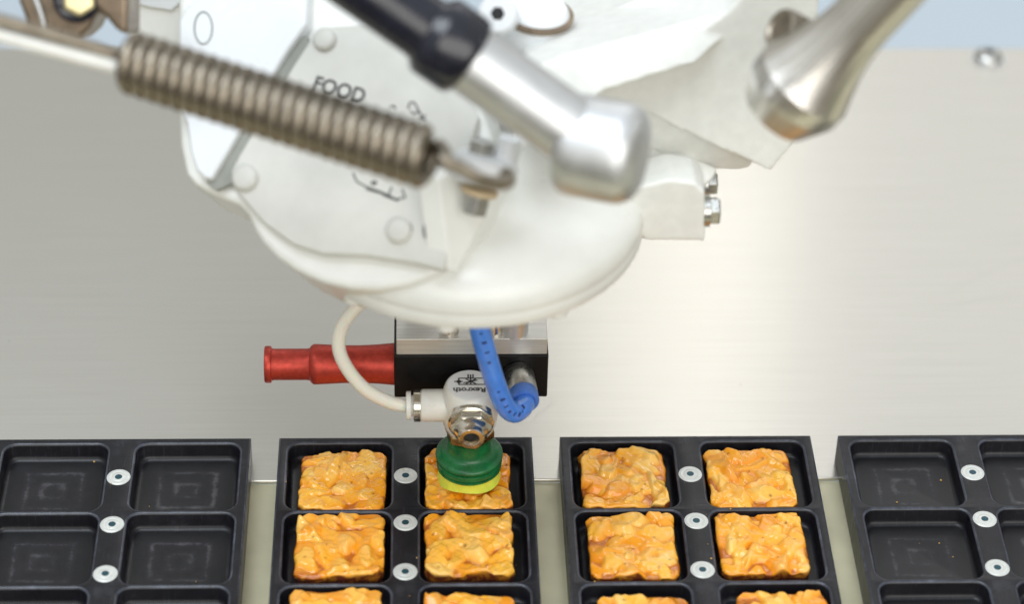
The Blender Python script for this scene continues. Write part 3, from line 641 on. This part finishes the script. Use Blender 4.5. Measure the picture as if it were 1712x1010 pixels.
# centre hub behind the rods
hc = at(893, 60, Y=30)
MB().lathe(hc, (0.1, .0, 1), [(9.8, -24), (9.6, 4), (9.2, 6), (8.4, 8.7), (7.6, 9.6), (1, 9.8)], 56).build('hub', bluelit_white, rp, 40)
MB().lathe(hc, (0.1, .0, 1), [(8.5, 6.2), (9.9, 6.3), (9.9, 7.6), (8.4, 7.9)], 56).build('hub_ring', bronze, rp, 40)
bh = at(832, 22, Y=16)
sbx = MB().lathe(bh, (-.1, -.8, .6), [(5.2, -14), (5.2, -.6), (4.6, 0), (2, .05)], 40, True).build('boss', bluelit_white, rp, 40)
MB().lathe(bh, (-.1, -.8, .6), [(1.9, .02), (1.9, .2)], 6).build('bolt_hole', dark_hole, sbx, 0)

# ------------------------------------------------------------------ rods
def rod_frame(a, b): return a, (b - a).normalized(), (b - a).length
# black rod with aluminium ball socket
e0 = at(1012, 258, Y=-46); e1 = at(560, -60, Y=-30); 
kpx = (e0 - CAM).dot(fwd) / F_PX
o0, d0, L0 = rod_frame(e0, e1)
r1 = thing('black_rod', e0, 'black robot rod with a satin aluminium ball socket end', 'rod')
def sat(px, py): # distance along the rod of the point nearest to a sight line
    dirr = (RIGHT * ((px - 856) / F_PX) - UP * ((py - 505) / F_PX) + fwd).normalized(); w0 = o0 - CAM
    b = d0.dot(dirr); return (b * w0.dot(dirr) - w0.dot(d0)) / (1 - b * b)
sA = sat(765, 95)
MB().lathe(o0, d0, [(9.0, -2), (8.9, 3), (8.7, 8), (8.6, sA * .5), (8.6, sA + 4)], 56).build('socket_shank', alu, r1, 40)
MB().lathe(o0, d0, [(7.2, sA - 3.0), (9.2, sA - 2.7), (10.1, sA - 2.0), (10.5, sA - .6), (10.5, sA + 7), (10.2, sA + 8), (8.4, sA + 9.6), (8.1, sA + 11), (8.1, L0 + 40)], 56).build('rod_tube', carbon, r1, 50)
sprd = (at(710, 262, Y=-50) - at(225, 105, Y=-34)).normalized()
cdir = (sprd + Vector((0, -.12, .25))).normalized()
cc0 = at(1020, 252, Y=-46)
MB().lathe(cc0 - cdir * 2, cdir, [(9.5, -10.2), (11.6, -9.8), (12.5, -8.6), (12.7, -6.4), (12.7, 4.6), (12.4, 6.4), (11.3, 8.6), (9.2, 10.0), (4, 10.7)], 64).build('ball_socket', alu, r1, 50)
# polished steel rod end on the right
k0 = at(1318, 166, Y=-30); k1 = at(1560, -95, Y=-34); o2, d2, L2 = rod_frame(k0, k1); kp = (k0 - CAM).dot(fwd) / F_PX
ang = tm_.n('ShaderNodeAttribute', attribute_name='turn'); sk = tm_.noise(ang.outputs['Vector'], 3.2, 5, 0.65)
tm_.l(tm_.ramp(sk, [(0.36, (0.50, 0.49, 0.46)), (0.44, (0.92, 0.90, 0.87)), (0.5, (0.66, 0.63, 0.57)), (0.57, (1.0, 0.99, 0.97)), (0.66, (0.58, 0.56, 0.52))]), tm_.b.inputs['Base Color'])  # lengthwise brushing and streak reflections painted into the base colour
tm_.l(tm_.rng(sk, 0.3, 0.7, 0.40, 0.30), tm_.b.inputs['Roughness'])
r2 = thing('steel_rod', k0, 'polished steel robot rod with a flared socket on the right', 'rod')
so = MB().lathe(o2, d2, [(8.6, -5.2), (9.6, -5.0), (12.9, 2.0), (13.1, 2.6), (13.1, 7.0), (12.8, 7.6), (11.6, 11.0), (10.3, 15.0), (9.1, 19.4), (8.3, 24), (7.9, 29), (7.9, L2 + 40)], 64).build('socket_shank', tm_.m, r2, 20)
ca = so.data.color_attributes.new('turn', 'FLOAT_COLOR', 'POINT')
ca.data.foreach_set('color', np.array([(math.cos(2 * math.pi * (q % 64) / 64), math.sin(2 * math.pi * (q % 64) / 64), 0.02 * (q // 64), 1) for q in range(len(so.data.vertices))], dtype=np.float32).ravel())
bs = at(1302, 46, Y=-16)
MB().lathe(bs, -RIGHT * .75 - fwd * .55 + UP * .3, [(5.6, -16), (5.6, -1.4), (5.2, -.3), (4.4, 0), (3.6, -.8), (1, -.9)], 40).build('ball_stud', spring_steel, r2, 40)
# bronze joint in the top left corner
jc = at(150, -10, Y=10)
r3 = thing('bronze_joint', jc, 'brown metal ball joint with a gold bush in the top left corner', 'joint')
jb = [(26, -60), (30, 0), (45, 40), (62, 56), (130, 64), (150, 46), (157, 31), (164, 18), (176, 28), (196, 52), (214, 58), (214, -60)]
PJ = (jc, Vector((-.1, -.85, .5)).normalized())
MB().prism(poly(jb, PJ), -PJ[1] * 16).build('joint_body', bronze, r3, 40, 2.0, 4)
MB().lathe(at(131, -2, plane=off(PJ, 1)), (.25, -.8, .55), [(4.6, -3), (4.6, 1.6), (4.0, 2.2)], 6, True, .4).build('gold_bush', gold, r3, 0, .5)
MB().lathe(at(128, -2, plane=off(PJ, .8)), (.25, -.8, .55), [(6.0, -2), (6.0, .6), (5.4, 1.0)], 40).build('dark_seal', carbon, r3, 40)
MB().tube(spline([at(52, -20, plane=off(PJ, 1)), at(66, 14, plane=off(PJ, 1.2)), at(76, 50, plane=off(PJ, .6))], 6), .8, 10).build('wire_clip', alu, r3, 60)

# ------------------------------------------------------------------ spring
A0 = at(216, 103, Y=-36); A1 = at(716, 264, Y=-46)
A1 = CAM + (A1 - CAM) * (((A0 - CAM).dot(fwd) - 17) / (A1 - CAM).dot(fwd)); SY = A1.y
ax_ = (A1 - A0); SL = ax_.length; ax_.normalize(); kx, ky, _ = basis(ax_)
NT = 24.0; RW = SL / NT / 2 * 1.12
Rm = 55 * ((A0 + A1) / 2 - CAM).dot(fwd) / F_PX - RW
sg = thing('coil_spring', A0, 'brown steel coil spring stretched across the front of the white head', 'spring')
hx = []
n_t = 30
for i in range(int(NT * n_t) + 1):
    th = 2 * math.pi * i / n_t; hx.append(A0 + ax_ * (SL * i / (NT * n_t)) + (kx * math.cos(th) + ky * math.sin(th)) * Rm)
MB().tube(hx, RW, 12).build('coil', spring_steel, sg, 60)
hk = spline([hx[-1], hx[-1] + ax_ * 2.5 - (hx[-1] - A1) * .35, at(742, 268, Y=SY), at(772, 282, Y=SY), at(802, 300, Y=SY), at(832, 306, Y=SY + 3), at(850, 302, Y=SY + 7), at(846, 290, Y=SY + 11)], 8)
MB().tube(hk, RW * .95, 12).build('hook', spring_steel, sg, 60)
lh = spline([hx[0], at(212, 100, Y=-36), at(190, 92, Y=-37), at(120, 68, Y=-38), at(0, 34, Y=-40), at(-60, 18, Y=-41)], 8)
MB().tube(lh, RW * .95, 12).build('hook', spring_steel, sg, 60)
wr = thing('white_rod', at(195, 112, Y=-40), 'thin white straight rod running beside the spring hook at the left edge', 'rod')
MB().lathe(at(196, 113, Y=-39), (at(-60, 44, Y=-42) - at(196, 113, Y=-39)), [(1.2, 0), (1.75, .3), (1.75, 46)], 24).build('rod_shaft', white_pl, wr, 40)
